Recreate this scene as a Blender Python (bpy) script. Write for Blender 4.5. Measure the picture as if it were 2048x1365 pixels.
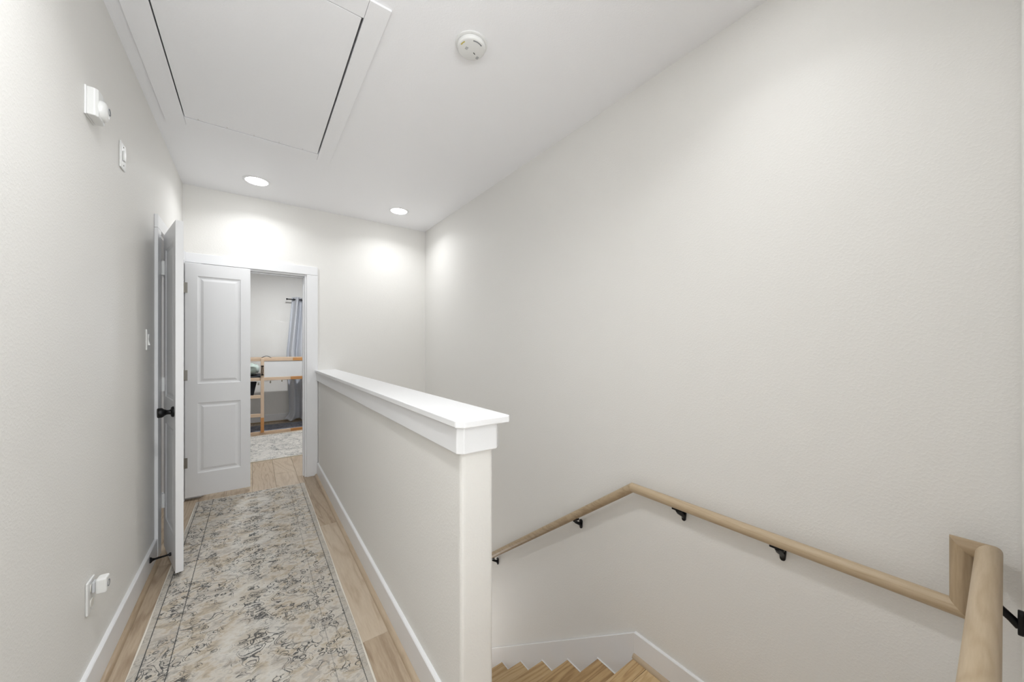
import bpy, bmesh, math, random
from mathutils import Vector, Matrix
random.seed(7)
S = bpy.context.scene
for o in list(bpy.data.objects): bpy.data.objects.remove(o, do_unlink=True)
C = S.collection

# ------------------------------------------------------------------ camera, world, exposure
H = 1.316
FPX = 713.3
cam = bpy.data.cameras.new('camera'); camo = bpy.data.objects.new('camera', cam); C.objects.link(camo)
cam.sensor_fit = 'HORIZONTAL'; cam.sensor_width = 36.0; cam.lens = FPX / 2048 * 36.0
cam.shift_y = 13.5 / 2048
cam.clip_start = 0.02; cam.clip_end = 60
camo.location = (0, 0, H); camo.rotation_euler = (math.radians(90), 0, math.radians(-35.88))
S.camera = camo
S.view_settings.view_transform = 'Standard'; S.view_settings.look = 'None'
S.view_settings.gamma = 1.0; S.view_settings.use_curve_mapping = False
S.view_settings.exposure = 0.13
LAMP, LAMP_H, LAMP_S, LAMP_B, LAMP_R, LENS = 3.8, 9.5, 1.5, 0.5, 34.0, 23.0   # watts of the downlight beams, glow of their diffusers
world = bpy.data.worlds.new('sky'); S.world = world; world.use_nodes = True
bg = world.node_tree.nodes['Background']; bg.inputs[0].default_value = (0.82, 0.90, 1.0, 1); bg.inputs[1].default_value = 14.0
# fill panel added in front of the back wall to brighten the hall
al = bpy.data.lights.new('rear_fill', 'AREA'); al.shape = 'RECTANGLE'; al.size = 2.0; al.size_y = 2.2; al.energy = 17; al.color = (.92, .97, 1.0)
alo = bpy.data.objects.new('rear_fill', al); C.objects.link(alo); alo.location = (.6, -2.55, 1.25); alo.rotation_euler = (math.radians(90), 0, 0)

# upward fill light added behind the viewpoint to lift the ceiling
ul = bpy.data.lights.new('ceiling_fill', 'AREA'); ul.shape = 'RECTANGLE'; ul.size = 1.2; ul.size_y = .8; ul.energy = 44; ul.color = (.93, .97, 1.0)
ulo = bpy.data.objects.new('ceiling_fill', ul); C.objects.link(ulo); ulo.location = (.1, -1.3, 1.6); ulo.rotation_euler = (math.radians(180 - 30), 0, 0)

# fill light added low in the stairwell, brightens its walls and the ceiling
sl = bpy.data.lights.new('stairwell_fill', 'AREA'); sl.shape = 'RECTANGLE'; sl.size = .9; sl.size_y = 1.0; sl.energy = 11.0; sl.color = (.98, .99, 1.0)
slo = bpy.data.objects.new('stairwell_fill', sl); C.objects.link(slo); slo.location = (1.18, 3.62, -1.9); slo.rotation_euler = (math.radians(180), 0, 0)

# ------------------------------------------------------------------ colour and node helpers
def lin(r, g, b):
    f = lambda v: v / 12.92 if v <= .04045 else ((v + .055) / 1.055) ** 2.4
    return (f(r / 255), f(g / 255), f(b / 255), 1)

class N:
    def __init__(s, name):
        s.m = bpy.data.materials.new(name); s.m.use_nodes = True
        s.t = s.m.node_tree; s.b = s.t.nodes['Principled BSDF']
    def n(s, kind, **kw):
        nd = s.t.nodes.new(kind)
        for k, v in kw.items(): setattr(nd, k, v)
        return nd
    def put(s, sock, v):
        if isinstance(v, bpy.types.NodeSocket): s.t.links.new(v, sock)
        else: sock.default_value = v
    def math(s, op, a, b=0.0, c=0.0, clamp=False):
        nd = s.n('ShaderNodeMath', operation=op, use_clamp=clamp)
        for i, v in enumerate((a, b, c)): s.put(nd.inputs[i], v)
        return nd.outputs[0]
    def obj(s): return s.n('ShaderNodeTexCoord').outputs['Object']
    def vmath(s, op, a, b=(0, 0, 0)):
        nd = s.n('ShaderNodeVectorMath', operation=op); s.put(nd.inputs[0], a); s.put(nd.inputs[1], b); return nd.outputs[0]
    def noise(s, vec, scale, detail=3.0, rough=.55, dist=0.0, col=False):
        nd = s.n('ShaderNodeTexNoise'); s.put(nd.inputs['Vector'], vec)
        nd.inputs['Scale'].default_value = scale; nd.inputs['Detail'].default_value = detail
        nd.inputs['Roughness'].default_value = rough; nd.inputs['Distortion'].default_value = dist
        return nd.outputs[1 if col else 0]
    def ramp(s, fac, stops):
        nd = s.n('ShaderNodeValToRGB'); s.put(nd.inputs[0], fac); e = nd.color_ramp.elements
        while len(e) < len(stops): e.new(0.5)
        for i, (p, c) in enumerate(stops): e[i].position = p; e[i].color = c
        return nd.outputs[0]
    def mix(s, fac, a, b):
        nd = s.n('ShaderNodeMix', data_type='RGBA'); s.put(nd.inputs[0], fac); s.put(nd.inputs[6], a); s.put(nd.inputs[7], b); return nd.outputs[2]
    def step(s, v, lo, hi):      # smooth 0..1
        nd = s.n('ShaderNodeMapRange', interpolation_type='SMOOTHSTEP'); s.put(nd.inputs[0], v)
        nd.inputs[1].default_value = lo; nd.inputs[2].default_value = hi; return nd.outputs[0]
    def bump(s, h, strength, dist):
        nd = s.n('ShaderNodeBump'); nd.inputs['Strength'].default_value = strength; nd.inputs['Distance'].default_value = dist
        s.put(nd.inputs['Height'], h); s.t.links.new(nd.outputs[0], s.b.inputs['Normal'])
    def base(s, c): s.put(s.b.inputs['Base Color'], c)
    def rough(s, r): s.put(s.b.inputs['Roughness'], r)
    def spec(s, v): s.b.inputs['Specular IOR Level'].default_value = v

def plain(name, col, rough=.5, metal=0.0, spec=.5, var=.03, bump=0.0, bscale=200):
    m = N(name); p = m.obj(); n = m.noise(p, 6.0, 3)
    d = tuple(c * (1 - var * 2) for c in col[:3]) + (1,)
    m.base(m.mix(n, col, d)); m.rough(rough); m.b.inputs['Metallic'].default_value = metal; m.spec(spec)
    if bump: m.bump(m.noise(p, bscale, 2), bump, .001)
    return m.m

def wall_paint(name, col, strength=.35, rough=.55):
    m = N(name); p = m.obj(); n = m.noise(p, .9, 2)
    m.base(m.mix(n, col, tuple(c * .975 for c in col[:3]) + (1,))); m.rough(rough); m.spec(.35)
    a = m.noise(p, 120, 3, .55); b = m.noise(p, 300, 2)
    m.bump(m.math('ADD', m.step(a, .42, .68), m.math('MULTIPLY', b, .25)), strength, .0022)
    return m.m

def wood(name, stops, axis='Y', rough=.42, ring=1.0, scale=1.0, bump=.12):
    m = N(name); p = m.obj()
    rnd = m.n('ShaderNodeObjectInfo').outputs['Random']
    off = m.n('ShaderNodeCombineXYZ')
    for i, k in enumerate((37.0, 53.0, 71.0)): m.put(off.inputs[i], m.math('MULTIPLY', rnd, k))
    p = m.vmath('ADD', p, off.outputs[0])
    mp = m.n('ShaderNodeMapping'); m.put(mp.inputs[0], p)
    sc = {'X': (.09, 1, 1), 'Y': (1, .09, 1), 'Z': (1, 1, .09)}[axis]
    mp.inputs['Scale'].default_value = sc; q = mp.outputs[0]
    big = m.noise(q, 7.0 * scale, 3, .5, .8)
    rings = m.math('FRACT', m.math('MULTIPLY', big, 11.0))
    rings = m.math('ABSOLUTE', m.math('SUBTRACT', rings, .5))           # 0 .. 0.5
    fine = m.noise(q, 170.0 * scale, 3, .6)
    pores = m.noise(q, 420.0 * scale, 2)
    tone = m.noise(q, 3.0 * scale, 2)
    v = m.math('ADD', m.math('MULTIPLY', m.step(rings, 0, .30), .30 * ring), m.math('MULTIPLY', fine, .42))
    v = m.math('ADD', v, m.math('MULTIPLY', tone, .35))
    v = m.math('ADD', v, m.math('MULTIPLY', m.math('SUBTRACT', rnd, .5), .30))
    col = m.ramp(v, stops)
    knot = m.n('ShaderNodeTexVoronoi'); m.put(knot.inputs['Vector'], m.vmath('MULTIPLY', p, {'X': (.35, 1, 1), 'Y': (1, .35, 1), 'Z': (1, 1, .35)}[axis]))
    knot.inputs['Scale'].default_value = 3.2
    kd = m.step(knot.outputs['Distance'], .05, .012)
    col = m.mix(m.math('MULTIPLY', kd, .55), col, lin(104, 74, 50))
    m.base(col); m.rough(rough); m.spec(.4)
    m.bump(m.math('ADD', m.math('MULTIPLY', rings, .6), pores), bump, .0006)
    return m.m

def rug_mat(name, pal, per=.34, dens=1.0, border=True, hx=.395, linecol=(58, 62, 66)):
    """flat woven print: mirrored about the long axis, repeated along it, worn unevenly"""
    m = N(name); p = m.obj()
    sx = m.n('ShaderNodeSeparateXYZ'); m.put(sx.inputs[0], p); x, y = sx.outputs[0], sx.outputs[1]
    ax = m.math('ABSOLUTE', x)
    py = m.math('PINGPONG', y, per)
    cb = m.n('ShaderNodeCombineXYZ'); m.put(cb.inputs[0], ax); m.put(cb.inputs[1], py); m.put(cb.inputs[2], m.math('MULTIPLY', x, .12))
    wob = m.noise(p, 22, 2, col=True)
    q = m.vmath('ADD', cb.outputs[0], m.vmath('SCALE', m.vmath('SUBTRACT', wob, (.5, .5, .5))))
    m.t.nodes[-1]
    for nd in m.t.nodes:
        if nd.type == 'VECT_MATH' and nd.operation == 'SCALE': nd.inputs['Scale'].default_value = .010
    # ground: mottled patches stretched across the rug
    st = m.vmath('MULTIPLY', p, (.85, 1.15, 1))
    g1 = m.noise(st, 10, 4, .6, .5); g2 = m.noise(st, 34, 4, .7); g3 = m.noise(q, 6, 2)
    v = m.math('ADD', m.math('MULTIPLY', g1, .5), m.math('MULTIPLY', g2, .30))
    v = m.math('ADD', v, m.math('MULTIPLY', g3, .2))
    ground = m.ramp(v, pal)
    # beige medallions along the middle, each with a pale halo
    cy = m.math('SUBTRACT', m.math('PINGPONG', m.math('ADD', y, .07), per * .5), 0.0)
    r = m.math('SQRT', m.math('ADD', m.math('POWER', m.math('MULTIPLY', ax, .95), 2.0), m.math('POWER', cy, 2.0)))
    r = m.math('ADD', r, m.math('MULTIPLY', m.math('SUBTRACT', g2, .5), .07))
    if border:
        halo = m.math('MULTIPLY', m.step(r, .135, .10), .45)
        ground = m.mix(halo, ground, lin(218, 216, 210))
        ground = m.mix(m.math('MULTIPLY', m.step(r, .075, .035), .6), ground, lin(182, 170, 152))
    # line drawing: broken double contours and small dabs
    wear = m.noise(p, 4.0, 3, .6); wear2 = m.noise(p, 34, 2, .6)
    keep = m.math('MULTIPLY', m.step(wear, .36, .50), m.step(wear2, .34, .44))
    f1 = m.noise(q, 12, .6, .4, 1.0)
    l1 = m.step(m.math('ABSOLUTE', m.math('SUBTRACT', m.math('ABSOLUTE', m.math('SUBTRACT', f1, .5)), .030)), .014, .007)
    f2 = m.noise(q, 24, .5, .4, 1.6)
    l2 = m.math('MULTIPLY', m.step(m.math('ABSOLUTE', m.math('SUBTRACT', f2, .58)), .024, .012), m.step(m.noise(q, 8, 1), .45, .50))
    vo = m.n('ShaderNodeTexVoronoi'); m.put(vo.inputs['Vector'], m.vmath('MULTIPLY', q, (1, 1.25, 1))); vo.inputs['Scale'].default_value = 23
    dab = m.math('MULTIPLY', m.step(vo.outputs['Distance'], .26, .18), m.step(m.noise(p, 13, 1), .47, .52))
    ring = m.math('MULTIPLY', m.step(m.math('ABSOLUTE', m.math('SUBTRACT', vo.outputs['Distance'], .40)), .055, .028), m.step(m.noise(p, 8, 1), .47, .54))
    lines = m.math('MAXIMUM', m.math('MAXIMUM', l1, l2), m.math('MAXIMUM', m.math('MULTIPLY', dab, .85), ring))
    weave = m.noise(p, 170, 1)
    lines = m.math('MULTIPLY', m.math('MULTIPLY', lines, keep), m.step(weave, .26, .44))
    lines = m.math('MULTIPLY', lines, .88 * dens)
    col = m.mix(lines, ground, lin(*linecol))
    if border:
        ed = m.math('SUBTRACT', hx, ax)                                # distance from the long edge
        jit = m.math('MULTIPLY', m.math('SUBTRACT', m.noise(p, 120, 1), .5), .004)
        ed2 = m.math('ADD', ed, jit)
        side = m.step(x, .1, -.1)                                      # the lines wear thinner on one side
        for pos, wdt, k in ((.027, .0028, .95), (.120, .0026, .85)):
            ln = m.step(m.math('ABSOLUTE', m.math('SUBTRACT', ed2, pos)), wdt, wdt * .4)
            kk = m.math('MULTIPLY', ln, m.math('ADD', .38 if pos > .1 else .8, m.math('MULTIPLY', side, .5 if pos > .1 else .15)))
            col = m.mix(m.math('MULTIPLY', kk, m.step(m.noise(p, 5, 2), .24, .40)), col, lin(52, 56, 60))
        outer = m.step(ed, .027, .024)
        col = m.mix(m.math('MULTIPLY', outer, .62), col, m.mix(g2, lin(208, 202, 191), lin(166, 160, 152)))
    pile = m.noise(p, 620, 2)
    col = m.mix(m.math('MULTIPLY', pile, .30), col, m.mix(.5, col, lin(120, 116, 110)))
    m.base(col); m.rough(.95); m.spec(.1)
    m.bump(m.math('ADD', pile, m.math('MULTIPLY', g2, 1.6)), .5, .0018)
    return m.m

def emit(name, col, strength):
    m = N(name); m.base((.9, .9, .9, 1)); m.b.inputs['Emission Color'].default_value = col
    m.b.inputs['Emission Strength'].default_value = strength; return m.m

M = {}
M['wall'] = wall_paint('wall_paint', lin(235, 233, 229), .16)
M['ceil'] = wall_paint('ceiling_paint', lin(250, 250, 252), .10)
M['trim'] = plain('trim_paint', lin(238, 238, 239), .32, var=.01)
M['door'] = plain('door_paint', lin(240, 240, 241), .35, var=.01, bump=.08, bscale=60)
M['cap'] = plain('cap_paint', lin(240, 240, 241), .3, var=.01)
M['plastic'] = plain('white_plastic', lin(232, 232, 230), .3, var=.01)
M['plastic2'] = plain('ivory_plastic', lin(222, 219, 212), .35, var=.02)
M['lens'] = plain('clear_lens', lin(205, 206, 208), .08, var=.05)
M['black'] = plain('black_metal', lin(26, 26, 28), .38, metal=.6, var=.1)
M['rubber'] = plain('black_rubber', lin(24, 24, 26), .6)
M['steel'] = plain('brushed_steel', lin(170, 166, 158), .35, metal=.9)
M['dark'] = plain('dark_gap', lin(40, 36, 33), .9)
FL = [(.18, lin(150, 129, 106)), (.42, lin(178, 159, 136)), (.62, lin(194, 177, 155)), (.85, lin(206, 191, 171))]
M['floorY'] = wood('oak_floor_long', FL, 'Y', ring=.6, scale=.75)
M['moldY'] = wood('oak_shoe_long', [(.2, lin(160, 138, 112)), (.8, lin(196, 178, 154))], 'Y', ring=.4)
ST = [(.18, lin(150, 118, 78)), (.5, lin(186, 154, 110)), (.8, lin(204, 176, 134))]
M['treadX'] = wood('oak_tread', ST, 'X', scale=.8)
RL = [(.15, lin(152, 130, 102)), (.5, lin(178, 157, 128)), (.85, lin(196, 177, 150))]
M['railX'] = wood('oak_rail_x', RL, 'X', ring=.55, bump=.05); M['railY'] = wood('oak_rail_y', RL, 'Y', ring=.55, bump=.05); M['railZ'] = wood('oak_rail_z', RL, 'Z', ring=.55, bump=.05)
PN = [(.2, lin(204, 176, 148)), (.8, lin(224, 202, 178))]
M['pineX'] = wood('pale_pine_x', PN, 'X', ring=.3); M['pineZ'] = wood('pale_pine_z', PN, 'Z', ring=.3)
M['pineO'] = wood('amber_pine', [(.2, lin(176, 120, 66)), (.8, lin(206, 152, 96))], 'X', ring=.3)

M['lampon'] = emit('lit_diffuser', (.965, .985, 1.0, 1), LENS)
M['bulb'] = plain('string_bulb', lin(226, 222, 206), .3)
M['panel'] = plain('white_board', lin(226, 226, 226), .4, var=.01)
M['quilt'] = plain('pale_green_cotton', lin(196, 210, 202), .9, var=.12, bump=.4, bscale=40)
M['mattress'] = plain('charcoal_ticking', lin(52, 54, 58), .9)
M['bag'] = plain('black_cloth', lin(22, 24, 30), .9)
def curtain_mat():
    m = N('blue_grey_curtain'); p = m.obj()
    w = m.noise(m.vmath('MULTIPLY', p, (1, 1, .15)), 240, 2)
    m.base(m.mix(w, lin(216, 218, 223), lin(196, 199, 206))); m.rough(.85); m.spec(.2)
    m.bump(w, .2, .0008); return m.m
M['curtain'] = curtain_mat()
RP = [(.36, lin(150, 144, 136)), (.44, lin(188, 175, 156)), (.50, lin(206, 200, 190)), (.56, lin(178, 171, 162)), (.63, lin(204, 190, 170)), (.72, lin(166, 159, 149))]
M['rug'] = rug_mat('runner_print', RP)
M['rug2'] = rug_mat('bedroom_rug_print', [(.3, lin(196, 192, 186)), (.6, lin(224, 220, 212)), (.8, lin(206, 202, 196))], per=.5, dens=1.0, border=False, linecol=(66, 72, 78))
M['rug3'] = rug_mat('blue_rug_print', [(.3, lin(126, 130, 142)), (.6, lin(164, 166, 176)), (.8, lin(140, 142, 156))], per=.5, border=False, linecol=(58, 62, 78))
M['binding'] = plain('cream_binding', lin(226, 220, 208), .8)

# ------------------------------------------------------------------ mesh helpers
def obj(name, bm, mat, parent=None, bevel=0.0, smooth=False, seg=2):
    me = bpy.data.meshes.new(name); bm.normal_update(); bm.to_mesh(me); bm.free()
    o = bpy.data.objects.new(name, me); C.objects.link(o)
    if mat: me.materials.append(mat)
    if parent: o.parent = parent
    if bevel:
        md = o.modifiers.new('bevel', 'BEVEL'); md.width = bevel; md.segments = seg; md.limit_method = 'ANGLE'; md.angle_limit = math.radians(40)
    if smooth:
        for f in me.polygons: f.use_smooth = True
        try: me.set_sharp_from_angle(angle=math.radians(38))
        except Exception: pass
    return o
def box(bm, x0, x1, y0, y1, z0, z1):
    v = [bm.verts.new(p) for p in ((x0, y0, z0), (x1, y0, z0), (x1, y1, z0), (x0, y1, z0), (x0, y0, z1), (x1, y0, z1), (x1, y1, z1), (x0, y1, z1))]
    for f in ((3, 2, 1, 0), (4, 5, 6, 7), (0, 1, 5, 4), (1, 2, 6, 5), (2, 3, 7, 6), (3, 0, 4, 7)): bm.faces.new([v[i] for i in f])
def B(*bs):
    bm = bmesh.new()
    for b in bs: box(bm, *b)
    return bm
def prism(pts, axis, a, b):
    """extrude a 2-D outline along axis from a to b; pts given in the two remaining axes, in x,y,z order"""
    bm = bmesh.new()
    def p3(p, t): return {'x': (t, p[0], p[1]), 'y': (p[0], t, p[1]), 'z': (p[0], p[1], t)}[axis]
    A = [bm.verts.new(p3(p, a)) for p in pts]; Bv = [bm.verts.new(p3(p, b)) for p in pts]
    bm.faces.new(A); bm.faces.new(Bv[::-1]); n = len(pts)
    for i in range(n): bm.faces.new((A[i], Bv[i], Bv[(i + 1) % n], A[(i + 1) % n]))
    bmesh.ops.recalc_face_normals(bm, faces=bm.faces[:]); return bm
def lathe(prof, n=32, mat4=None):
    """prof: (radius, z) pairs, turned around z"""
    bm = bmesh.new(); rings = []
    for r, z in prof:
        if r < 1e-6: rings.append([bm.verts.new((0, 0, z))])
        else: rings.append([bm.verts.new((r * math.cos(2 * math.pi * i / n), r * math.sin(2 * math.pi * i / n), z)) for i in range(n)])
    for a, b in zip(rings, rings[1:]):
        for i in range(n):
            j = (i + 1) % n
            if len(a) == 1 and len(b) == 1: continue
            if len(a) == 1: bm.faces.new((a[0], b[i], b[j]))
            elif len(b) == 1: bm.faces.new((a[i], a[j], b[0]))
            else: bm.faces.new((a[i], a[j], b[j], b[i]))
    bmesh.ops.recalc_face_normals(bm, faces=bm.faces[:])
    if mat4: bmesh.ops.transform(bm, matrix=mat4, verts=bm.verts[:])
    return bm
def tube(pts, r, n=12, n0=None, n1=None, bm=None):
    """round bar through points, mitred at the joints; n0 / n1 are the planes that cut its ends"""
    bm = bm or bmesh.new(); pts = [Vector(p) for p in pts]; rings = []
    d0 = (pts[1] - pts[0]).normalized(); up = Vector((0, 0, 1)) if abs(d0.z) < .9 else Vector((0, 1, 0))
    for i, p in enumerate(pts):
        if i == 0: d = d0; pl = Vector(n0).normalized() if n0 else d
        elif i == len(pts) - 1: d = (pts[i] - pts[i - 1]).normalized(); pl = Vector(n1).normalized() if n1 else d
        else:
            d = (pts[i] - pts[i - 1]).normalized(); e = (pts[i + 1] - pts[i]).normalized(); pl = (d + e).normalized()
        u = (up - d * up.dot(d)).normalized(); w = d.cross(u)
        ring = []
        for k in range(n):
            a = 2 * math.pi * k / n; q = p + u * (r * math.cos(a)) + w * (r * math.sin(a))
            ring.append(bm.verts.new(q + d * ((p - q).dot(pl) / d.dot(pl))))
        rings.append(ring)
    for a, b in zip(rings, rings[1:]):
        for k in range(n): bm.faces.new((a[k], a[(k + 1) % n], b[(k + 1) % n], b[k]))
    bm.faces.new(rings[0][::-1]); bm.faces.new(rings[-1])
    bmesh.ops.recalc_face_normals(bm, faces=bm.faces[:]); return bm
def tag(o, label, cat, group=None, kind=None):
    o['label'] = label
    if cat: o['category'] = cat
    if group: o['group'] = group
    if kind: o['kind'] = kind
    return o
def thing(name, label, cat, loc=(0, 0, 0), group=None, kind=None):
    o = bpy.data.objects.new(name, None); C.objects.link(o); o.location = loc; o.empty_display_size = .1
    return tag(o, label, cat, group, kind)
def sub(o, parent):           # parent a world-placed object without moving it
    o.parent = parent; o.matrix_parent_inverse = Matrix.Translation(-Vector(parent.location)); return o
def struct(o, label, cat=None): return tag(o, label, cat, kind='structure')

XL, XR, YF, YN = -.50, 1.701, 4.172, -.026      # hall planes
HX0, HX1, HY = .538, .661, 1.02                 # half wall
CZ = 2.74
CLY0, CLY1 = 3.185, 4.10                        # closet opening in the left wall
DX0, DX1, DZ = -.37, .428, 2.06                 # bedroom opening in the far wall
YB = 7.63                                       # bedroom back wall
LZ, RIS, RUN, NY = -.375, .188, .2565, 1.191    # landing level, stairs

# ------------------------------------------------------------------ shell
wl = obj('wall_left', B((XL - .12, XL, -2.6, CLY0, -.02, CZ), (XL - .12, XL, CLY1, YF, -.02, CZ), (XL - .12, XL, CLY0, CLY1, DZ, CZ),
                        (XL - .75, XL - .63, 2.9, 4.30, -.02, CZ), (XL - .63, XL - .12, 2.9, 3.0, -.02, CZ), (XL - .63, XL - .12, 4.19, 4.30, -.02, CZ)), M['wall'])
struct(wl, 'long pale greige hallway wall that the linen closet opens in')
wf = obj('wall_far', B((XL - .12, DX0, YF, YF + .12, -.02, CZ), (DX1, XR + .12, YF, YF + .12, -3.0, CZ), (DX0, DX1, YF, YF + .12, DZ, CZ)), M['wall'])
struct(wf, 'pale greige end wall pierced by the bedroom doorway')
wr = obj('wall_right', B((XR, XR + .12, -2.6, YF, -3.0, CZ)), M['wall'])
struct(wr, 'tall blank textured wall above the stairwell carrying the wooden handrail')
wn = obj('wall_near', B((.62, XR, YN - .12, YN, -.6, CZ)), M['wall'], bevel=.012)
struct(wn, 'wall at the head of the stairs seen edge on beside the thick handrail')
wb = obj('wall_back', B((XL - .12, XR + .12, -2.72, -2.6, -.02, CZ)), M['wall'])
struct(wb, 'wall closing the hallway behind the viewpoint')
wm = obj('wall_middle', B((HX0, HX1, HY, YF, -3.0, 1.063)), M['wall'], bevel=.016, seg=4)
struct(wm, 'waist high greige half wall between the hallway and the stairwell')
hx0, hx1, hy0, hy1 = -.352, .386, 1.612, 2.952
ce = obj('ceiling', B((XL - .76, XL - .12, 2.8, YF, CZ, CZ + .12), (XL - .12, hx0, -2.6, YF, CZ, CZ + .12), (hx1, XR + .12, -2.6, YF, CZ, CZ + .12), (hx0, hx1, -2.6, hy0, CZ, CZ + .12), (hx0, hx1, hy1, YF, CZ, CZ + .12),
                      (-2.4, 2.6, YF, YB + .12, CZ, CZ + .12)), M['ceil'])
struct(ce, 'flat white textured ceiling over hallway and bedroom')
obj('hatch_light_block', B((hx0 - .06, hx1 + .06, hy0 - .06, hy1 + .06, CZ + .121, CZ + .16)), M['dark'], ce)  # unseen cover added over the hatch hole to keep sky light out
fl = obj('floor', B((XL - .75, .60, -2.6, YF, -.14, -.014), (.60, XR, -2.6, YN - .12, -.14, -.014), (-2.4, 2.6, YF, YB, -.14, -.014)), M['dark'])
struct(fl, 'light oak plank floor running along the hallway into the bedroom')
bw = obj('wall_bedroom', B((-2.4, .86, YB, YB + .12, -.02, CZ), (2.05, 2.6, YB, YB + .12, -.02, CZ), (.86, 2.05, YB, YB + .12, 2.08, CZ), (.86, 2.05, YB, YB + .12, -.02, .75),
                           (-2.52, -2.4, YF, YB + .12, -.02, CZ), (2.6, 2.72, YF, YB + .12, -.02, CZ), (-2.4, XL - .12, YF, YF + .12, -.02, CZ), (XR + .12, 2.6, YF, YF + .12, -.02, CZ)), M['wall'])
struct(bw, 'bedroom wall behind the loft bed with the curtained window')

# floor planks, each its own board
plank_cache = {}
def plank(x0, x1, y0, y1, parent, mat, z=0.0, th=.014, name='plank', gap=.0012):
    w, l = round(x1 - x0 - gap, 4), round(y1 - y0 - gap, 4); key = (w, l, mat.name, th)
    if key not in plank_cache:
        me = bpy.data.meshes.new(name); bm = bmesh.new(); t = .0015
        pts = []
        for zz, i in ((-th, 0), (-t, 0), (0, t)):
            pts.append([bm.verts.new(p + (zz,)) for p in ((-w / 2 + i, -l / 2 + i), (w / 2 - i, -l / 2 + i), (w / 2 - i, l / 2 - i), (-w / 2 + i, l / 2 - i))])
        for a, b in zip(pts, pts[1:]):
            for i in range(4): bm.faces.new((a[i], a[(i + 1) % 4], b[(i + 1) % 4], b[i]))
        bm.faces.new(pts[-1]); bm.faces.new(pts[0][::-1]); bm.to_mesh(me); bm.free(); me.materials.append(mat); plank_cache[key] = me
    o = bpy.data.objects.new(name, plank_cache[key]); C.objects.link(o); o.location = ((x0 + x1) / 2, (y0 + y1) / 2, z); o.parent = parent
    return o
PW = .187; X0 = .172 - PW * 4
for k in range(8):
    a, b = max(X0 + PW * k, XL), X0 + PW * (k + 1)
    b = min(b, HX0 if k < 7 else .60)
    if b - a < .01: continue
    st = -2.6 + random.uniform(0, 1.2)
    if k == 0: st = 2.98 - 1.28 * 4
    ys = [-2.6]; y = st
    while y < 5.0:
        if y > ys[-1] + .15: ys.append(y)
        y += 1.28
    ys.append(5.03)
    for y0, y1 in zip(ys, ys[1:]):
        aa, bb = a, b
        if y1 > YF and a > DX1 + .01: y1 = YF
        if y1 - y0 > .02 and bb > aa: plank(aa, bb, y0, y1, fl, M['floorY'])
for k in range(-2, 7):                       # bedroom, boards carry on beyond the rug edge
    a = X0 + PW * k
    ys = [YF + .12 if (a < -.6 or a > DX1) else 5.03, 5.2 + random.uniform(0, .8), 6.5 + random.uniform(-.2, .3), YB]
    for y0, y1 in zip(ys, ys[1:]): plank(a, a + PW, y0, y1, fl, M['floorY'])
for k in range(-3, 1):                       # closet floor
    a = X0 + PW * k
    for y0, y1 in ((2.98, 3.60), (3.60, 4.20)): plank(a, min(a + PW, XL), y0, y1, fl, M['floorY'])

# ------------------------------------------------------------------ baseboards with wooden shoe moulding
def shoe_profile(x, s, z=0.0):       # quarter round standing on the floor, leaning against x, growing towards s
    r = .019; pts = [(x, z), (x, z + r)]
    for i in range(1, 6):
        a = math.pi / 2 * i / 6; pts.append((x + s * r * math.sin(a), z + r * math.cos(a)))
    pts.append((x + s * r, z)); return pts
def baseboard(name, label, x, s, y0, y1, z=0.0, shoe=True):
    t = .015
    pts = [(x, z), (x + s * t, z), (x + s * t, z + .128), (x + s * (t - .003), z + .132), (x, z + .132)]
    o = obj(name, prism(pts, 'y', y0, y1), M['trim']); struct(o, label)
    if shoe: obj('shoe_molding', prism(shoe_profile(x + s * t, s, z), 'y', y0, y1), M['moldY'], o, smooth=True)
    return o
baseboard('baseboard_left', 'white baseboard with oak shoe molding along the closet side wall', XL, 1, -2.6, 3.085)
baseboard('baseboard_middle', 'white baseboard with oak shoe molding along the half wall', HX0, -1, HY, YF - .02)
baseboard('baseboard_right', 'white baseboard along the landing below the handrail', XR, -1, YN, NY + .0, LZ)
ob = obj('baseboard_far', prism([(YB, 0), (YB - .015, 0), (YB - .015, .13), (YB - .012, .134), (YB, .134)], 'x', -2.4, 2.6), M['trim'])
struct(ob, 'white baseboard across the bedroom wall behind the bed')
obj('shoe_molding', B((-2.4, 2.6, YB - .034, YB - .015, 0, .019)), M['moldY'], ob, bevel=.008)

# ------------------------------------------------------------------ half wall cap
t1 = thing('trim_1', 'bright white wooden cap and apron along the top of the half wall', None, (.6, 2.5, 1.065), kind='structure')
ch = .022
cp = [(.508, YF), (.508, .983 + ch), (.508 + ch, .983), (.707 - ch * .4, .983), (.707, .983 + ch * .4), (.707, YF)]
sub(obj('cap_board', prism(cp, 'z', 1.064, 1.087), M['cap'], bevel=.003), t1)
ap = [(HX0, YF), (HX0 - .018, YF), (HX0 - .018, 1.002 + .018), (HX0, 1.002), (HX1, 1.002), (HX1 + .018, 1.002 + .018), (HX1 + .018, YF), (HX1, YF), (HX1, HY), (HX0, HY)]
sub(obj('apron_board', prism(ap, 'z', .977, 1.064), M['trim'], bevel=.003), t1)

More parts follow.
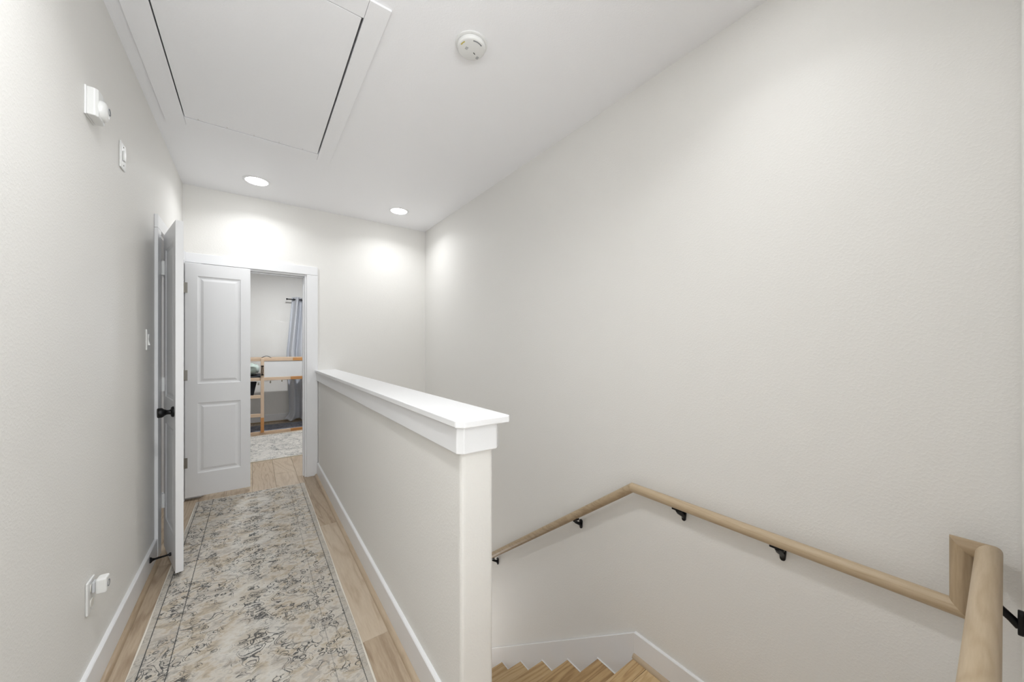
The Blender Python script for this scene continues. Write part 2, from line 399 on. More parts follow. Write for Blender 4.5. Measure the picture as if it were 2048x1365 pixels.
# ------------------------------------------------------------------ door casings and jambs
def casing_far():
    t = thing('trim_2', 'white casing around the bedroom doorway', None, (0, YF, 0), kind='structure')
    y0, y1 = YF - .018, YF
    sub(obj('head_casing', B((XL + .01, .533, y0, y1, DZ, 2.145)), M['trim'], bevel=.003), t)
    sub(obj('side_casing', B((DX1 + .006, .533, y0, y1, 0, DZ - .001)), M['trim'], bevel=.003), t)
    sub(obj('side_casing', B((XL + .01, DX0 - .006, y0, y1, 0, DZ - .001)), M['trim'], bevel=.003), t)
    sub(obj('jamb', B((DX1 - .012, DX1 + .006, YF - .001, YF + .121, 0, DZ), (DX0 - .006, DX0 + .012, YF - .001, YF + .121, 0, DZ), (DX0 + .012, DX1 - .012, YF - .001, YF + .121, DZ - .018, DZ)), M['trim'], bevel=.002), t)
    sub(obj('door_stop_strip', B((DX1 - .024, DX1 - .012, YF + .045, YF + .08, 0, DZ - .018), (DX0 + .012, DX0 + .024, YF + .045, YF + .08, 0, DZ - .018), (DX0 + .024, DX1 - .024, YF + .045, YF + .08, DZ - .030, DZ - .018)), M['trim'], bevel=.002), t)
casing_far()
def casing_closet():
    t = thing('trim_3', 'white casing around the linen closet opening', None, (XL, 3.6, 0), kind='structure')
    x0, x1 = XL, XL + .018
    sub(obj('side_casing', B((x0, x1, CLY0 - .105, CLY0 - .012, 0, DZ + .003)), M['trim'], bevel=.003), t)
    sub(obj('side_casing', B((x0, x1, CLY1 + .006, YF - .02, 0, DZ + .003)), M['trim'], bevel=.003), t)
    sub(obj('head_casing', B((x0, x1, CLY0 - .105, YF - .02, DZ + .004, 2.147)), M['trim'], bevel=.003), t)
    sub(obj('jamb', B((XL - .121, XL + .001, CLY0 - .012, CLY0 + .008, 0, DZ), (XL - .121, XL + .001, CLY1 - .008, CLY1 + .012, 0, DZ), (XL - .121, XL + .001, CLY0 + .008, CLY1 - .008, DZ - .016, DZ + .002)), M['trim'], bevel=.002), t)
casing_closet()

# ------------------------------------------------------------------ closet doors: two narrow two-panel leaves
LW, LT, LH = .455, .035, 2.015
def door_leaf_mesh(w, h, t):
    """leaf in its own frame: x 0..w from the hinge edge, y 0..t, z 0..h, moulded raised panels on both faces"""
    bm = bmesh.new()
    pan = [(.082, w - .072, .200, .808), (.082, w - .072, .975, 1.907)]
    xs = [0, pan[0][0], pan[0][1], w]; zs = [0, pan[0][2], pan[0][3], pan[1][2], pan[1][3], h]
    for face, y, sgn in ((0, 0.0, 1), (1, t, -1)):
        V = {(i, j): bm.verts.new((x, y, z)) for i, x in enumerate(xs) for j, z in enumerate(zs)}
        for i in range(3):
            for j in range(5):
                q = [V[i, j], V[i + 1, j], V[i + 1, j + 1], V[i, j + 1]]
                if i == 1 and j in (1, 3):
                    prev = q
                    for ins, dep in ((.004, .004), (.016, .0065), (.022, .0065), (.040, .0015)):
                        x0, x1, z0, z1 = xs[1] + ins, xs[2] - ins, zs[j] + ins, zs[j + 1] - ins
                        cur = [bm.verts.new((a, y + sgn * dep, b)) for a, b in ((x0, z0), (x1, z0), (x1, z1), (x0, z1))]
                        for k in range(4): bm.faces.new((prev[k], prev[(k + 1) % 4], cur[(k + 1) % 4], cur[k]))
                        prev = cur
                    bm.faces.new(prev)
                else: bm.faces.new(q)
    bm.verts.ensure_lookup_table()
    bmesh.ops.remove_doubles(bm, verts=bm.verts[:], dist=1e-5)
    edge = [e for e in bm.edges if len(e.link_faces) == 1]
    bmesh.ops.bridge_loops(bm, edges=edge)
    bmesh.ops.recalc_face_normals(bm, faces=bm.faces[:]); return bm
def hinge_mesh():
    bm = tube([(0, 0, -.045), (0, 0, .045)], .0065, 10)
    box(bm, -.001, .024, -.0015, .0015, -.044, .044); box(bm, -.0015, .0015, -.024, .001, -.044, .044); return bm
d1 = thing('door_1', 'narrow white two panel closet door swung back towards the near wall with black knob', None, (XL + .024, CLY0 + .022, .03), kind='structure')
l1 = obj('door_panel', door_leaf_mesh(LW, LH, LT), M['door'], d1, bevel=.0015)
# leaf axis: from the hinge back towards the viewer, a little off the wall
ang = math.atan2(-.450, .116)
d1.rotation_euler = (0, 0, ang); l1.location = (0, 0, 0)
# y of the leaf runs away from the wall
for z in (.30, 1.05, 1.80):
    h = obj('hinge', hinge_mesh(), M['trim'], d1, smooth=True); h.location = (-.004, -.002, z); h['label'] = 'white painted hinge'
# knob on the face turned to the wall: local y negative side
Wd1 = (Matrix.Translation(d1.location) @ Matrix.Rotation(ang, 4, 'Z')).inverted()
for z in (.30, 1.05, 1.80):
    h = obj('hinge_leaf', B((XL + .0185, XL + .047, CLY0 - .0120, CLY0 - .0085, z - .015, z + .075)), M['plastic'], d1, bevel=.001); h.matrix_parent_inverse = Wd1
kn = lathe([(.0, -.001), (.031, -.001), (.031, .004), (.027, .010), (.014, .013), (.0125, .022), (.0135, .030), (.020, .040), (.026, .046), (.0275, .052), (.0275, .064), (.025, .068), (0, .069)], 28, Matrix.Rotation(math.radians(90), 4, 'X'))
k1 = obj('door_knob', kn, M['black'], d1, smooth=True); k1.location = (LW - .062, 0, .915); k1['label'] = 'round black metal knob'
d2 = thing('door_2', 'narrow white two panel closet door standing open across the end wall', None, (XL + .022, CLY1 - .006, .03), kind='structure')
l2 = obj('door_panel', door_leaf_mesh(LW - .004, LH, LT), M['door'], d2, bevel=.0015); l2.location = (0, -.0, 0)
for z in (.30, 1.05, 1.80):
    h = obj('hinge', hinge_mesh(), M['steel'], d2, smooth=True); h.location = (-.006, -.004, z); h['label'] = 'bare metal hinge'

# closet interior
cs = thing('wire_shelves', 'white wire shelves inside the linen closet behind its open doors', 'shelf', (XL - .3, 3.6, 1.2))
for z in (.55, .95, 1.35, 1.72, 1.98):
    bm = bmesh.new()
    for k in range(9): tube([(XL - .60 + k * .045, 3.01, z), (XL - .60 + k * .045, 4.18, z)], .004, 6, bm=bm)
    tube([(XL - .235, 3.01, z - .03), (XL - .235, 4.18, z - .03)], .004, 6, bm=bm)
    for k in range(22): tube([(XL - .60, 3.03 + k * .054, z + .006), (XL - .237, 3.03 + k * .054, z + .006), (XL - .234, 3.03 + k * .054, z - .03)], .0022, 5, bm=bm)
    sub(obj('shelf', bm, M['plastic']), cs)
# door holder between baseboard and leaf
ds = thing('door_holder', 'black spring door holder reaching from baseboard to the swung back closet door', 'door stop', (-.48, 2.885, .095))
A, Bp = Vector((-.484, 2.872, .096)), Vector((-.402, 2.915, .085))
dirv = (Bp - A).normalized(); Lh = (Bp - A).length
rot = dirv.to_track_quat('Z', 'Y').to_matrix().to_4x4()
sub(obj('rod', lathe([(0, 0), (.016, 0), (.016, .004), (.009, .012), (.0055, .022), (.005, Lh - .012), (.008, Lh - .006)], 18, Matrix.Translation(A) @ rot), M['black'], smooth=True), ds)
sub(obj('tip', lathe([(.008, Lh - .007), (.0105, Lh - .005), (.0105, Lh), (.007, Lh + .004), (0, Lh + .005)], 18, Matrix.Translation(A) @ rot), M['rubber'], smooth=True), ds)

# ------------------------------------------------------------------ stairs
sg = thing('staircase', 'oak winding staircase dropping past the half wall from the landing', 'stairs', (1.18, NY, LZ), kind='thing')
XS0, XS1 = HX1, XR - .016
def tread(x0, x1, y0, y1, z, parent=sg):
    pts = [(y0, z - .028), (y1 - .012, z - .028), (y1 - .003, z - .024), (y1, z - .014), (y1 - .003, z - .004), (y1 - .012, z), (y0, z)]
    return sub(obj('tread', prism(pts, 'x', x0, x1), M['treadX'], smooth=True), parent)
for k in range(1, 11):
    z = LZ - RIS * k; y1 = NY + RUN * k; tread(XS0, XS1, y1 - RUN - .022, y1, z)
    sub(obj('riser', B((XS0, XS1, y1 - RUN - .02, y1 - RUN - .008, z, z + RIS - .028)), M['trim']), sg)
    sub(obj('caulk_bead', B((XS1 - .005, XS1 + .0005, y1 - RUN - .02, y1 - .002, z, z + .004)), M['cap']), sg)
# landing boards: a nosing board, then boards across
lb = [NY, NY - .085] + [NY - .085 - .187 * i for i in range(1, 7)] + [YN]
nose = [(lb[1] + .001, LZ - .028), (NY - .012, LZ - .028), (NY - .003, LZ - .024), (NY, LZ - .014), (NY - .003, LZ - .004), (NY - .012, LZ), (lb[1] + .001, LZ)]
sub(obj('nosing', prism(nose, 'x', XS0, XR - .0155), M['treadX'], smooth=True), sg)
for a, b in zip(lb[1:], lb[2:]):
    if a - b < .01: continue
    sub(obj('landing_board', B((.87 if b < 1.0 else XS0, XR - .0155, b + .0008, a - .0008, LZ - .02, LZ)), M['treadX'], bevel=.001), sg)
sub(obj('landing_frame', B((XS0 + .001, XR - .001, YN, NY - .03, LZ - .2, LZ - .0201)), M['wall']), sg)
sub(obj('tread', B((.62, .895, YN + .001, HY, LZ + RIS - .028, LZ + RIS)), M['treadX'], bevel=.006), sg)
sub(obj('riser', B((.858, .87, YN + .001, HY, LZ, LZ + RIS - .028), (.60, .612, YN + .001, HY, LZ + RIS, -.015)), M['trim']), sg)
sub(obj('nosing', B((.585, .64, YN - .1, HY, -.028, 0)), M['treadX'], bevel=.006), sg)
sub(obj('carriage', B((.60, .858, YN + .001, HY, LZ - .2, LZ + RIS - .03)), M['wall']), sg)
# sloping skirt against the tall wall
z0 = LZ + .130; sl = -.742
Y2 = NY + RUN * 10
sub(obj('skirt_board', prism([(NY, LZ + .130), (NY, LZ - .32), (Y2, LZ - .32 + sl * (Y2 - NY)), (Y2, z0 + sl * (Y2 - NY))], 'x', XR - .0155, XR - .0005), M['trim'], bevel=.002), sg)
sub(obj('lower_floor', B((HX1, XR, NY + RUN * 10 - .1, YF, -2.65, LZ - RIS * 11)), M['treadX']), sg)

# ------------------------------------------------------------------ handrail
RX, RR = 1.636, .0232
rl = thing('handrail', 'round oak handrail following the landing wall and stairs on black brackets', 'handrail', (RX, .6, .57))
zr, zt, yv, ye, yc = .570, .750, .072, .026, 1.165
rs = -.733
V = [Vector((RX, 3.6, zr + rs * (3.6 - yc))), Vector((RX, yc, zr)), Vector((RX, yv, zr)), Vector((RX, yv, zt)), Vector((RX, ye, zt)), Vector((.66, ye, zt))]
def plane(i):
    a = (V[i] - V[i - 1]).normalized(); b = (V[i + 1] - V[i]).normalized(); return (a + b).normalized()
for i, mt in ((0, 'railY'), (1, 'railY'), (2, 'railZ'), (3, 'railY'), (4, 'railX')):
    sub(obj('rail', tube([V[i], V[i + 1]], RR, 40, plane(i) if i else None, plane(i + 1) if i < 4 else None), M[mt], smooth=True), rl)
def bracket(axis_pt, wall_off, rail_dir, toward):
    """axis_pt on the rail axis; wall at wall_off along `toward`"""
    tw = Vector(toward); up = Vector((0, 0, 1)); P0 = Vector(axis_pt); sd = Vector(rail_dir).normalized()
    root = bpy.data.objects.new('bracket', None); C.objects.link(root); sub(root, rl); root.location = (0, 0, 0); root.matrix_parent_inverse = Matrix()
    along = tw.cross(up).normalized()
    wp = P0 + tw * wall_off
    # wall plate: round-ended upright strap
    bm = bmesh.new()
    n = 10; pts = []
    for i in range(n + 1):
        a = math.pi * i / n; pts.append((.0125 * math.cos(a), -.052 + .030 * 0 + .0125 * math.sin(a)))
    for i in range(n + 1):
        a = math.pi + math.pi * i / n; pts.append((.0095 * math.cos(a), -.088 + .0095 * math.sin(a)))
    f = [bm.verts.new(wp + along * a + up * b) for a, b in pts]; g = [bm.verts.new(wp + along * a + up * b - tw * .009) for a, b in pts]
    bm.faces.new(f); bm.faces.new(g[::-1])
    for i in range(len(f)): bm.faces.new((f[i], g[i], g[(i + 1) % len(f)], f[(i + 1) % len(f)]))
    bmesh.ops.recalc_face_normals(bm, faces=bm.faces[:])
    w = obj('wall_plate', bm, M['black'], bevel=.002); w.parent = root; w.matrix_parent_inverse = Matrix.Translation(-rl.location)
    # arm curving out to the underside of the rail
    p1 = wp - tw * .006 - up * .078; p2 = wp - tw * .016 - up * .066; p3 = P0 + tw * .012 - up * (RR + .020); p4 = P0 - up * (RR + .006)
    a_ = obj('arm', tube([p1, p2, p3, p4], .0088, 10), M['black'], smooth=True); a_.parent = root; a_.matrix_parent_inverse = Matrix.Translation(-rl.location)
    # saddle bolted along the underside
    nrm = tw.cross(sd).normalized()
    if nrm.z > 0: nrm = -nrm
    q = P0 + nrm * (RR + .003)
    s_ = obj('saddle', tube([q - sd * .024, q - sd * .020, q + sd * .020, q + sd * .024], .0068, 10), M['black'], smooth=True); s_.parent = root; s_.matrix_parent_inverse = Matrix.Translation(-rl.location)
for y in (.917, .516): bracket((RX, y, zr), XR - RX, (0, 1, 0), (1, 0, 0))
for y in (1.592, 2.556, 3.4): bracket((RX, y, zr + rs * (y - yc)), XR - RX, (0, 1, rs), (1, 0, 0))
bracket((1.43, ye, zt), ye - YN, (1, 0, 0), (0, -1, 0)); bracket((.85, ye, zt), ye - YN, (1, 0, 0), (0, -1, 0))

# ------------------------------------------------------------------ ceiling fittings
ah = thing('attic_hatch', 'large white attic access panel with flat board frame in the ceiling', 'hatch', (.017, 2.28, CZ))
f0 = .095; z0, z1 = CZ - .009, CZ
sub(obj('frame_board', B((hx0 - f0, hx0 + .003, hy0 - f0 - .003, hy1 + f0, z0, z1)), M['ceil'], bevel=.002), ah)
sub(obj('frame_board', B((hx1 - .003, hx1 + f0 - .01, hy0 - f0 - .003, hy1 + f0, z0, z1)), M['ceil'], bevel=.002), ah)
sub(obj('frame_board', B((hx0 + .004, hx1 - .004, hy1 - .003, hy1 + f0, z0, z1)), M['ceil'], bevel=.002), ah)
sub(obj('frame_board', B((hx0 + .004, hx1 - .004, hy0 - f0 - .003, hy0 + .003, z0, z1)), M['ceil'], bevel=.002), ah)
sub(obj('hatch_panel', B((hx0 + .0090, hx1 - .0120, hy0 + .0070, hy1 - .0125, CZ - .0085, CZ + .030)), M['ceil'], bevel=.001), ah)
for x in (-.28, -.14, .0, .14, .28):
    sub(obj('screw', lathe([(0, CZ - .0093), (.004, CZ - .0093), (.004, CZ - .0080)], 10, Matrix.Translation((x, hy1 - .022, 0))), M['plastic2']), ah)

def downlight(x, y, label, group='recessed downlights in the hallway ceiling', power=LAMP, spread=145):
    mt = M['lampon']
    t = thing('downlight', label, 'ceiling light', (x, y, CZ), group)
    r = obj('trim_ring', lathe([(.078, -.001), (.080, -.005), (.090, -.0055), (.099, -.003), (.1005, 0)], 48), M['trim'], t, smooth=True)
    l = obj('diffuser', lathe([(0, -.0130), (.040, -.0125), (.066, -.0095), (.076, -.0060), (.079, -.0035)], 48), mt, t)
    a = bpy.data.lights.new('downlight_beam', 'AREA'); a.shape = 'DISK'; a.size = .15; a.energy = power; a.spread = math.radians(spread); a.color = (.965, .985, 1.0)
    ao = bpy.data.objects.new('downlight_beam', a); C.objects.link(ao); ao.location = (0, 0, -.016); ao.parent = t
    return t
downlight(.019, 3.741, 'lit round downlight above the closet doors, beyond the attic hatch')
downlight(1.221, 3.694, 'lit round downlight over the stairwell near the far corner')
downlight(.019, 1.02, 'lit round downlight overhead near the viewpoint on the hallway side', power=LAMP_H, spread=150)
downlight(1.221, .50, 'lit round downlight overhead near the viewpoint on the stair side', power=LAMP_S, spread=116)
downlight(.3, -1.7, 'lit round downlight in the ceiling behind the viewpoint', power=LAMP_B)
downlight(.45, 6.05, 'lit round downlight in the bedroom ceiling', 'bedroom downlights', LAMP_R, 180)

sd = thing('smoke_detector', 'round white smoke detector on the open ceiling between hatch and tall wall', 'smoke detector', (.825, 1.465, CZ))
obj('base_plate', lathe([(0, 0), (.074, 0), (.074, -.006), (.070, -.009), (0, -.009)], 48), M['plastic'], sd, smooth=True)
bd = obj('body', lathe([(.0655, -.010), (.0665, -.013), (.0655, -.023), (.062, -.0275), (.057, -.029), (0, -.0295)], 48), M['plastic'], sd, smooth=True)
def arc_strip(r0, r1, a0, a1, z, n=10):
    bm = bmesh.new(); vs = [[bm.verts.new((r * math.cos(math.radians(a0 + (a1 - a0) * i / n)), r * math.sin(math.radians(a0 + (a1 - a0) * i / n)), zz)) for r, zz in ((r0, z[0]), (r1, z[1]))] for i in range(n + 1)]
    for a, b in zip(vs, vs[1:]): bm.faces.new((a[0], a[1], b[1], b[0]))
    return bm
M['yellow'] = plain('yellow_label', lin(214, 196, 92), .6); M['greyprint'] = plain('grey_print', lin(140, 142, 146), .6)
# in the picture the far side points towards +Y rotated by the view; labels sit on the sloping rim
E1 = obj('yellow_label', arc_strip(.0510, .0565, 180, 207, (-.0297, -.0297)), M['yellow'], bd); E1['label'] = 'small curved yellow label'
E2 = obj('printed_text', arc_strip(.0510, .0565, 250, 300, (-.0297, -.0297)), M['greyprint'], bd); E2['label'] = 'curved band of grey print'
for (cx, cy) in ((-.0235, -.004), (.044, .016)):
    for k in range(4):
        v = obj('vent_slot', B((cx - .006, cx + .006, cy + k * .0042, cy + k * .0042 + .0014, -.0298, -.0285)), M['greyprint'], bd); v.rotation_euler = (0, 0, 0)
bt = obj('test_button', B((.016, .028, -.002, .0015, -.0302, -.0285)), M['rubber'], bd); bt.rotation_euler = (0, 0, math.radians(25))

# ------------------------------------------------------------------ things on the left wall
ws = thing('motion_sensor', 'white boxy motion sensor mounted high on the closet side wall', 'sensor', (XL, 2.0, 2.2))
sub(obj('mounting_plate', B((XL, XL + .006, 1.955, 2.048, 2.168, 2.274)), M['plastic'], bevel=.002), ws)
pts = [(XL + .005, 1.957), (XL + .026, 1.957), (XL + .034, 1.966), (XL + .037, 2.0), (XL + .034, 2.034), (XL + .026, 2.045), (XL + .005, 2.045)]
sub(obj('housing', prism(pts, 'z', 2.170, 2.272), M['plastic'], bevel=.004, seg=3), ws)
bm = lathe([(.036, 0), (.036, .008), (.032, .015), (.020, .020), (0, .0215)], 32, Matrix.Translation((XL + .032, 2.000, 2.210)) @ Matrix.Rotation(math.radians(90), 4, 'Y'))
sub(obj('lens_dome', bm, M['plastic'], smooth=True), ws)
bm = lathe([(.009, .0210), (.013, .0215), (.013, .017)], 24, Matrix.Translation((XL + .0325, 2.004, 2.214)) @ Matrix.Rotation(math.radians(90), 4, 'Y'))
sub(obj('lens_ring', bm, M['greyprint'], smooth=True), ws)

def wall_plate(name, label, cat, y0, y1, z0, z1):
    t = thing(name, label, cat, (XL, (y0 + y1) / 2, (z0 + z1) / 2))
    sub(obj('cover_plate', B((XL, XL + .007, y0, y1, z0, z1)), M['plastic'], bevel=.004, seg=3), t); return t
pl = wall_plate('cable_plate', 'glossy white jack plate just below the motion sensor, beside the ceiling hatch', 'wall plate', 2.372, 2.448, 2.148, 2.268)
sub(obj('jack', B((XL + .007, XL + .013, 2.396, 2.424, 2.186, 2.232)), M['plastic'], bevel=.003), pl)
for z in (2.166, 2.250): sub(obj('screw', lathe([(0, .009), (.0035, .009), (.0035, .006)], 10, Matrix.Translation((XL, 2.41, z)) @ Matrix.Rotation(math.radians(90), 4, 'Y')), M['steel'], smooth=True), pl)
sw = wall_plate('light_switch', 'white rocker light switch on the wall beside the closet casing', 'light switch', 2.862, 2.938, 1.302, 1.422)
rk = bmesh.new(); vv = [(XL + .006, 2.884, 1.330), (XL + .016, 2.884, 1.330), (XL + .009, 2.884, 1.362), (XL + .012, 2.884, 1.394), (XL + .006, 2.884, 1.394)]
sub(obj('rocker', prism([(v[0], v[2]) for v in vv], 'y', 2.884, 2.916), M['plastic'], bevel=.001), sw)
ot = wall_plate('outlet', 'white duplex outlet low on the wall above the near baseboard', 'outlet', 1.968, 2.042, .330, .450)
for z in (.362, .418):
    p = [(2.005 + .0165 * math.cos(a), z + min(.0145, max(-.0145, .0175 * math.sin(a)))) for a in [math.pi * 2 * i / 20 for i in range(20)]]
    sub(obj('socket', prism(p, 'x', XL + .007, XL + .0095), M['plastic2']), ot)
pg = thing('plug_in_charger', 'small white plug in the upper socket of the low outlet', 'plug', (XL + .01, 2.005, .42))
sub(obj('prong_block', B((XL + .0095, XL + .020, 1.992, 2.020, .400, .440)), M['lens'], bevel=.004), pg)
sub(obj('housing', B((XL + .020, XL + .050, 1.985, 2.028, .392, .449)), M['plastic'], bevel=.007, seg=4), pg)
sub(obj('face_ring', lathe([(.009, .0505), (.013, .0515), (.013, .049)], 20, Matrix.Translation((XL, 2.006, .420)) @ Matrix.Rotation(math.radians(90), 4, 'Y')), M['greyprint'], smooth=True), pg)

# ------------------------------------------------------------------ hallway runner
cx, cyr = -.006, 2.45
def rug(name, label, corners, mat, z=.010, loc=(0, 0), group=None):
    t = thing(name, label, 'rug', (loc[0], loc[1], 0.0), group)
    bm = bmesh.new(); nx, ny = 16, 56
    P = [Vector((c[0] - loc[0], c[1] - loc[1], 0)) for c in corners]     # near-left, near-right, far-right, far-left
    g = [[None] * (ny + 1) for _ in range(nx + 1)]
    for i in range(nx + 1):
        for j in range(ny + 1):
            u, v = i / nx, j / ny
            p = P[0] * (1 - u) * (1 - v) + P[1] * u * (1 - v) + P[2] * u * v + P[3] * (1 - u) * v
            g[i][j] = bm.verts.new((p.x, p.y, z + .0008 * math.sin(p.x * 17 + p.y * 9)))
    for i in range(nx):
        for j in range(ny): bm.faces.new((g[i][j], g[i + 1][j], g[i + 1][j + 1], g[i][j + 1]))
    r = bmesh.ops.extrude_face_region(bm, geom=bm.faces[:]); vs = [e for e in r['geom'] if isinstance(e, bmesh.types.BMVert)]
    for v in vs: v.co.z = .0006
    bmesh.ops.recalc_face_normals(bm, faces=bm.faces[:])
    obj('pile', bm, mat, t, smooth=True)
    bm = bmesh.new(); Q = [Vector((p.x, p.y, z * .55)) for p in P]
    for a, b in ((0, 1), (1, 2), (2, 3), (3, 0)): tube([Q[a], Q[b]], z * .5, 8, bm=bm)
    obj('edge_binding', bm, M['binding'], t, smooth=True)
    return t
rug('runner_rug', 'long faded oriental runner in beige and grey along the hallway floor', [(-.412, .95), (.384, .92), (.390, 3.975), (-.393, 4.000)], M['rug'], .011, (-.008, 2.4))
rug('area_rug', 'pale distressed rug on the bedroom floor in front of the loft bed', [(-.9, 5.045), (1.3, 5.06), (1.3, 6.50), (-.9, 6.46)], M['rug2'], .010, (.2, 5.75))
rug('low_pile_rug', 'dark blue grey rug on the floor underneath the loft bed', [(-.34, 6.70), (1.6, 6.70), (1.6, 7.33), (-.34, 7.33)], M['rug3'], .010, (.2, 7.0))

# ------------------------------------------------------------------ loft bed
BY0, BY1 = 6.62, 7.40
BX0, BX1 = -.40, 1.68
bed = thing('loft_bed', 'low wooden loft bed with ladder and white side boards', 'bed', (.6, 7.1, 0))
def bx(name, b, m, bev=.004): return sub(obj(name, B(b), M[m], bevel=bev), bed)
for x in (BX0, BX1 - .045):
    for y in (BY0, BY1 - .045): bx('post', (x, x + .045, y, y + .045, 0, 1.12), 'pineZ')
# ladder uprights
for x in (-.355, .081): bx('ladder_post', (x, x + .043, BY0 - .022, BY0, .030, 1.155), 'pineZ', .003)
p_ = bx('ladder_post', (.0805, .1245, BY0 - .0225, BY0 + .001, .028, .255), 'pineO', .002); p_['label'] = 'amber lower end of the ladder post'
for z in (.575, .292): bx('rung', (-.312, .081, BY0 - .022, BY0 + .018, z - .024, z + .024), 'pineX')
# top and lower rails, the amber length lies to one side
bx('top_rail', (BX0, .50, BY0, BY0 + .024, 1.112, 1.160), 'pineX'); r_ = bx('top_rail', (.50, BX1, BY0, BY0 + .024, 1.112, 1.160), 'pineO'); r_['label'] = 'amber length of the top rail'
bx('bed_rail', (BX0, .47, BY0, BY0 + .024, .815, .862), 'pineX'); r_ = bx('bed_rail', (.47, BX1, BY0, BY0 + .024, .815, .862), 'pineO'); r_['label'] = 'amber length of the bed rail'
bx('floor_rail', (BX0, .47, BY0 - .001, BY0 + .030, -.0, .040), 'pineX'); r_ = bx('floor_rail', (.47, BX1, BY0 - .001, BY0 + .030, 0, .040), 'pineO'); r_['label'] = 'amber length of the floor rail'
bx('side_board', (.125, BX1 - .045, BY0 + .006, BY0 + .018, .862, 1.112), 'panel', .002)
for z in (.815, 1.112): bx('back_rail', (BX0, BX1, BY1 - .024, BY1, z, z + .045), 'pineX')
for z in (.815, 1.112, .0): bx('end_rail', (BX0, BX0 + .024, BY0 + .05, BY1 - .05, z, z + .045), 'pineX'); bx('end_rail', (BX1 - .024, BX1, BY0 + .05, BY1 - .05, z, z + .045), 'pineX')
for k in range(13): x = BX0 + .08 + k * .155; bx('slat', (x, x + .07, BY0 + .024, BY1 - .024, .835, .850), 'pineX')
# black latch on the ladder post, and the bent wire handle on the rail
bm = B((.086, .120, BY0 - .032, BY0 - .023, 1.028, 1.046), (.086, .120, BY0 - .032, BY0 - .023, .896, .912))
tube([(.097, BY0 - .030, 1.036), (.093, BY0 - .034, .97), (.097, BY0 - .030, .905)], .004, 8, bm=bm); tube([(.108, BY0 - .030, 1.036), (.113, BY0 - .034, .97), (.108, BY0 - .030, .905)], .004, 8, bm=bm)
h_ = sub(obj('latch', bm, M['black']), bed); h_['label'] = 'black latch on the ladder post'
pts = [(.088 + .13 * i / 12, BY0 + .01, 1.158 + .030 * math.sin(math.pi * i / 12)) for i in range(13)]
h_ = sub(obj('handle', tube(pts, .0042, 8), M['rubber'], smooth=True), bed); h_['label'] = 'thin dark arched handle'
# bedding
mt = obj('mattress', B((BX0 + .03, BX1 - .03, BY0 + .03, BY1 - .03, .852, .882)), M['mattress'], bevel=.02, seg=3); tag(mt, 'charcoal mattress lying on the loft bed slats', 'mattress')
bm = bmesh.new(); bmesh.ops.create_uvsphere(bm, u_segments=36, v_segments=20, radius=1)
for v in bm.verts:
    c = v.co; f = lambda a, e: math.copysign(abs(a) ** e, a)
    v.co = Vector((-.135 + .205 * f(c.x, .55), 6.95 + .29 * f(c.y, .5), .984 + .085 * f(c.z, .8) * (1 + .12 * math.sin(c.x * 9 + c.y * 5)) + .006 * math.sin(c.x * 21)))
qt = obj('quilt', bm, M['quilt'], smooth=True); tag(qt, 'rumpled pale green quilt bundled on the mattress by the ladder', 'bedding')
bm = bmesh.new()
vs = [bm.verts.new(p) for p in ((-.12, 6.66, .80), (.035, 6.66, .80), (.035, 6.72, .80), (-.12, 6.72, .80), (-.15, 6.655, .56), (-.012, 6.655, .56), (-.012, 6.73, .56), (-.15, 6.73, .56))]
for f in ((0, 1, 2, 3), (7, 6, 5, 4), (0, 4, 5, 1), (1, 5, 6, 2), (2, 6, 7, 3), (3, 7, 4, 0)): bm.faces.new([vs[i] for i in f])
bg_ = obj('hanging_bag', bm, M['bag'], bevel=.012); tag(bg_, 'black cloth bag hanging below the loft bed behind the ladder', 'bag')
sl_ = thing('string_lights', 'string of small pale bulbs strung below the loft bed', 'string lights', (.3, 7.0, .8))
bp = [(-.11, .79), (.058, .745), (.217, .770), (.375, .785), (.537, .792), (.70, .795)]
sub(obj('cord', tube([(x, 7.0, z + .012) for x, z in bp], .0018, 6), M['plastic2']), sl_)
for x, z in bp:
    sub(obj('bulb', lathe([(0, -.034), (.009, -.026), (.010, -.014), (.006, 0), (.004, .008), (0, .010)], 12, Matrix.Translation((x, 7.0, z + .002))), M['bulb'], smooth=True), sl_)

# ------------------------------------------------------------------ bedroom window and curtain
win = thing('window_1', 'white framed bedroom window behind the blue grey curtain', None, (1.45, YB, 1.4), kind='structure')
sub(obj('window_frame', B((.86, .92, YB + .03, YB + .09, .75, 2.08), (1.99, 2.05, YB + .03, YB + .09, .75, 2.08), (.92, 1.99, YB + .03, YB + .09, .75, .81), (.92, 1.99, YB + .03, YB + .09, 2.02, 2.08), (1.43, 1.48, YB + .03, YB + .09, .81, 2.02)), M['trim'], bevel=.004), win)
gm = N('window_glass'); gm.b.inputs['Transmission Weight'].default_value = 1.0; gm.rough(0.02); gm.b.inputs['IOR'].default_value = 1.45
for a, b in ((.92, 1.43), (1.48, 1.99)): sub(obj('pane', B((a, b, YB + .055, YB + .061, .81, 2.02)), gm.m), win)
rod = thing('curtain_rod', 'thin black curtain rod above the bedroom window', 'curtain rod', (1.45, 7.5, 2.18))
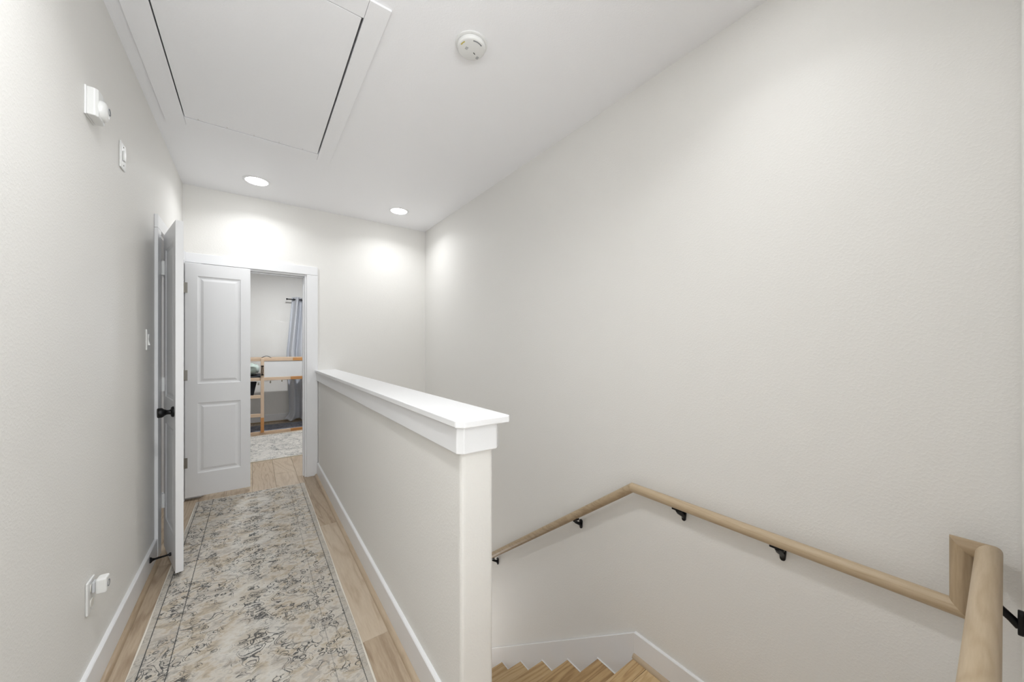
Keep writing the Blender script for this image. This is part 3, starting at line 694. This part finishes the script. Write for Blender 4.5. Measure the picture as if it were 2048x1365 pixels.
sub(obj('pole', tube([(.475, 7.50, 2.185), (2.45, 7.50, 2.185)], .0095, 14), M['black'], smooth=True), rod)
sub(obj('finial', lathe([(0, 0), (.013, .002), (.017, .010), (.013, .019), (.010, .024)], 18, Matrix.Translation((.462, 7.5, 2.185)) @ Matrix.Rotation(math.radians(90), 4, 'Y')), M['black'], smooth=True), rod)
sub(obj('rod_bracket', B((.62, .632, 7.50, YB, 2.165, 2.177)), M['black'], bevel=.002), rod)
ct = thing('curtain', 'blue grey grommet curtain hanging behind the bed and puddling on the floor', 'curtain', (.8, 7.5, 0))
bm = bmesh.new(); nu, nz = 170, 60
g = []
for j in range(nz + 1):
    v = j / nz; z = 2.228 * (1 - v) + .016 * v; row = []
    for i in range(nu + 1):
        s = i / nu
        xl = .555 - .085 * min(1, v / .45) + .05 * max(0, (v - .45) / .55)
        x = xl + s * (1.22 - xl); ph = s * 2 * math.pi * 5.6 + .4
        amp = .052 + .012 * math.sin(v * 5 + s * 3)
        y = 7.50 + amp * math.sin(ph + .5 * v) + .008 * math.sin(ph * 2.3 + v * 7)
        zz = z
        if v > .93:                                    # cloth gathers on the floor
            k = (v - .93) / .07; x += -.10 * k * max(0, 1 - s * 4) + .02 * math.sin(s * 40) * k; y -= .05 * k * (1 + math.sin(s * 23)); zz = .022 + .13 * (1 - k) ** 1.5 + .022 * (1 + math.sin(s * 31 + 1)) * k * (1 - k * .5)
        row.append(bm.verts.new((x, min(y, YB - .02), zz)))
    g.append(row)
for j in range(nz):
    for i in range(nu): bm.faces.new((g[j][i], g[j][i + 1], g[j + 1][i + 1], g[j + 1][i]))
cl = sub(obj('panel', bm, M['curtain'], smooth=True), ct); sm = cl.modifiers.new('solid', 'SOLIDIFY'); sm.thickness = .003
for k in range(5):
    s = (k + .2) / 5.6; x = .555 + s * (1.22 - .555)
    sub(obj('grommet', lathe([(.017, -.003), (.026, -.003), (.026, .003), (.017, .003), (.017, -.003)], 20, Matrix.Translation((x, 7.50, 2.185)) @ Matrix.Rotation(math.radians(90), 4, 'Y')), M['black'], smooth=True), ct)
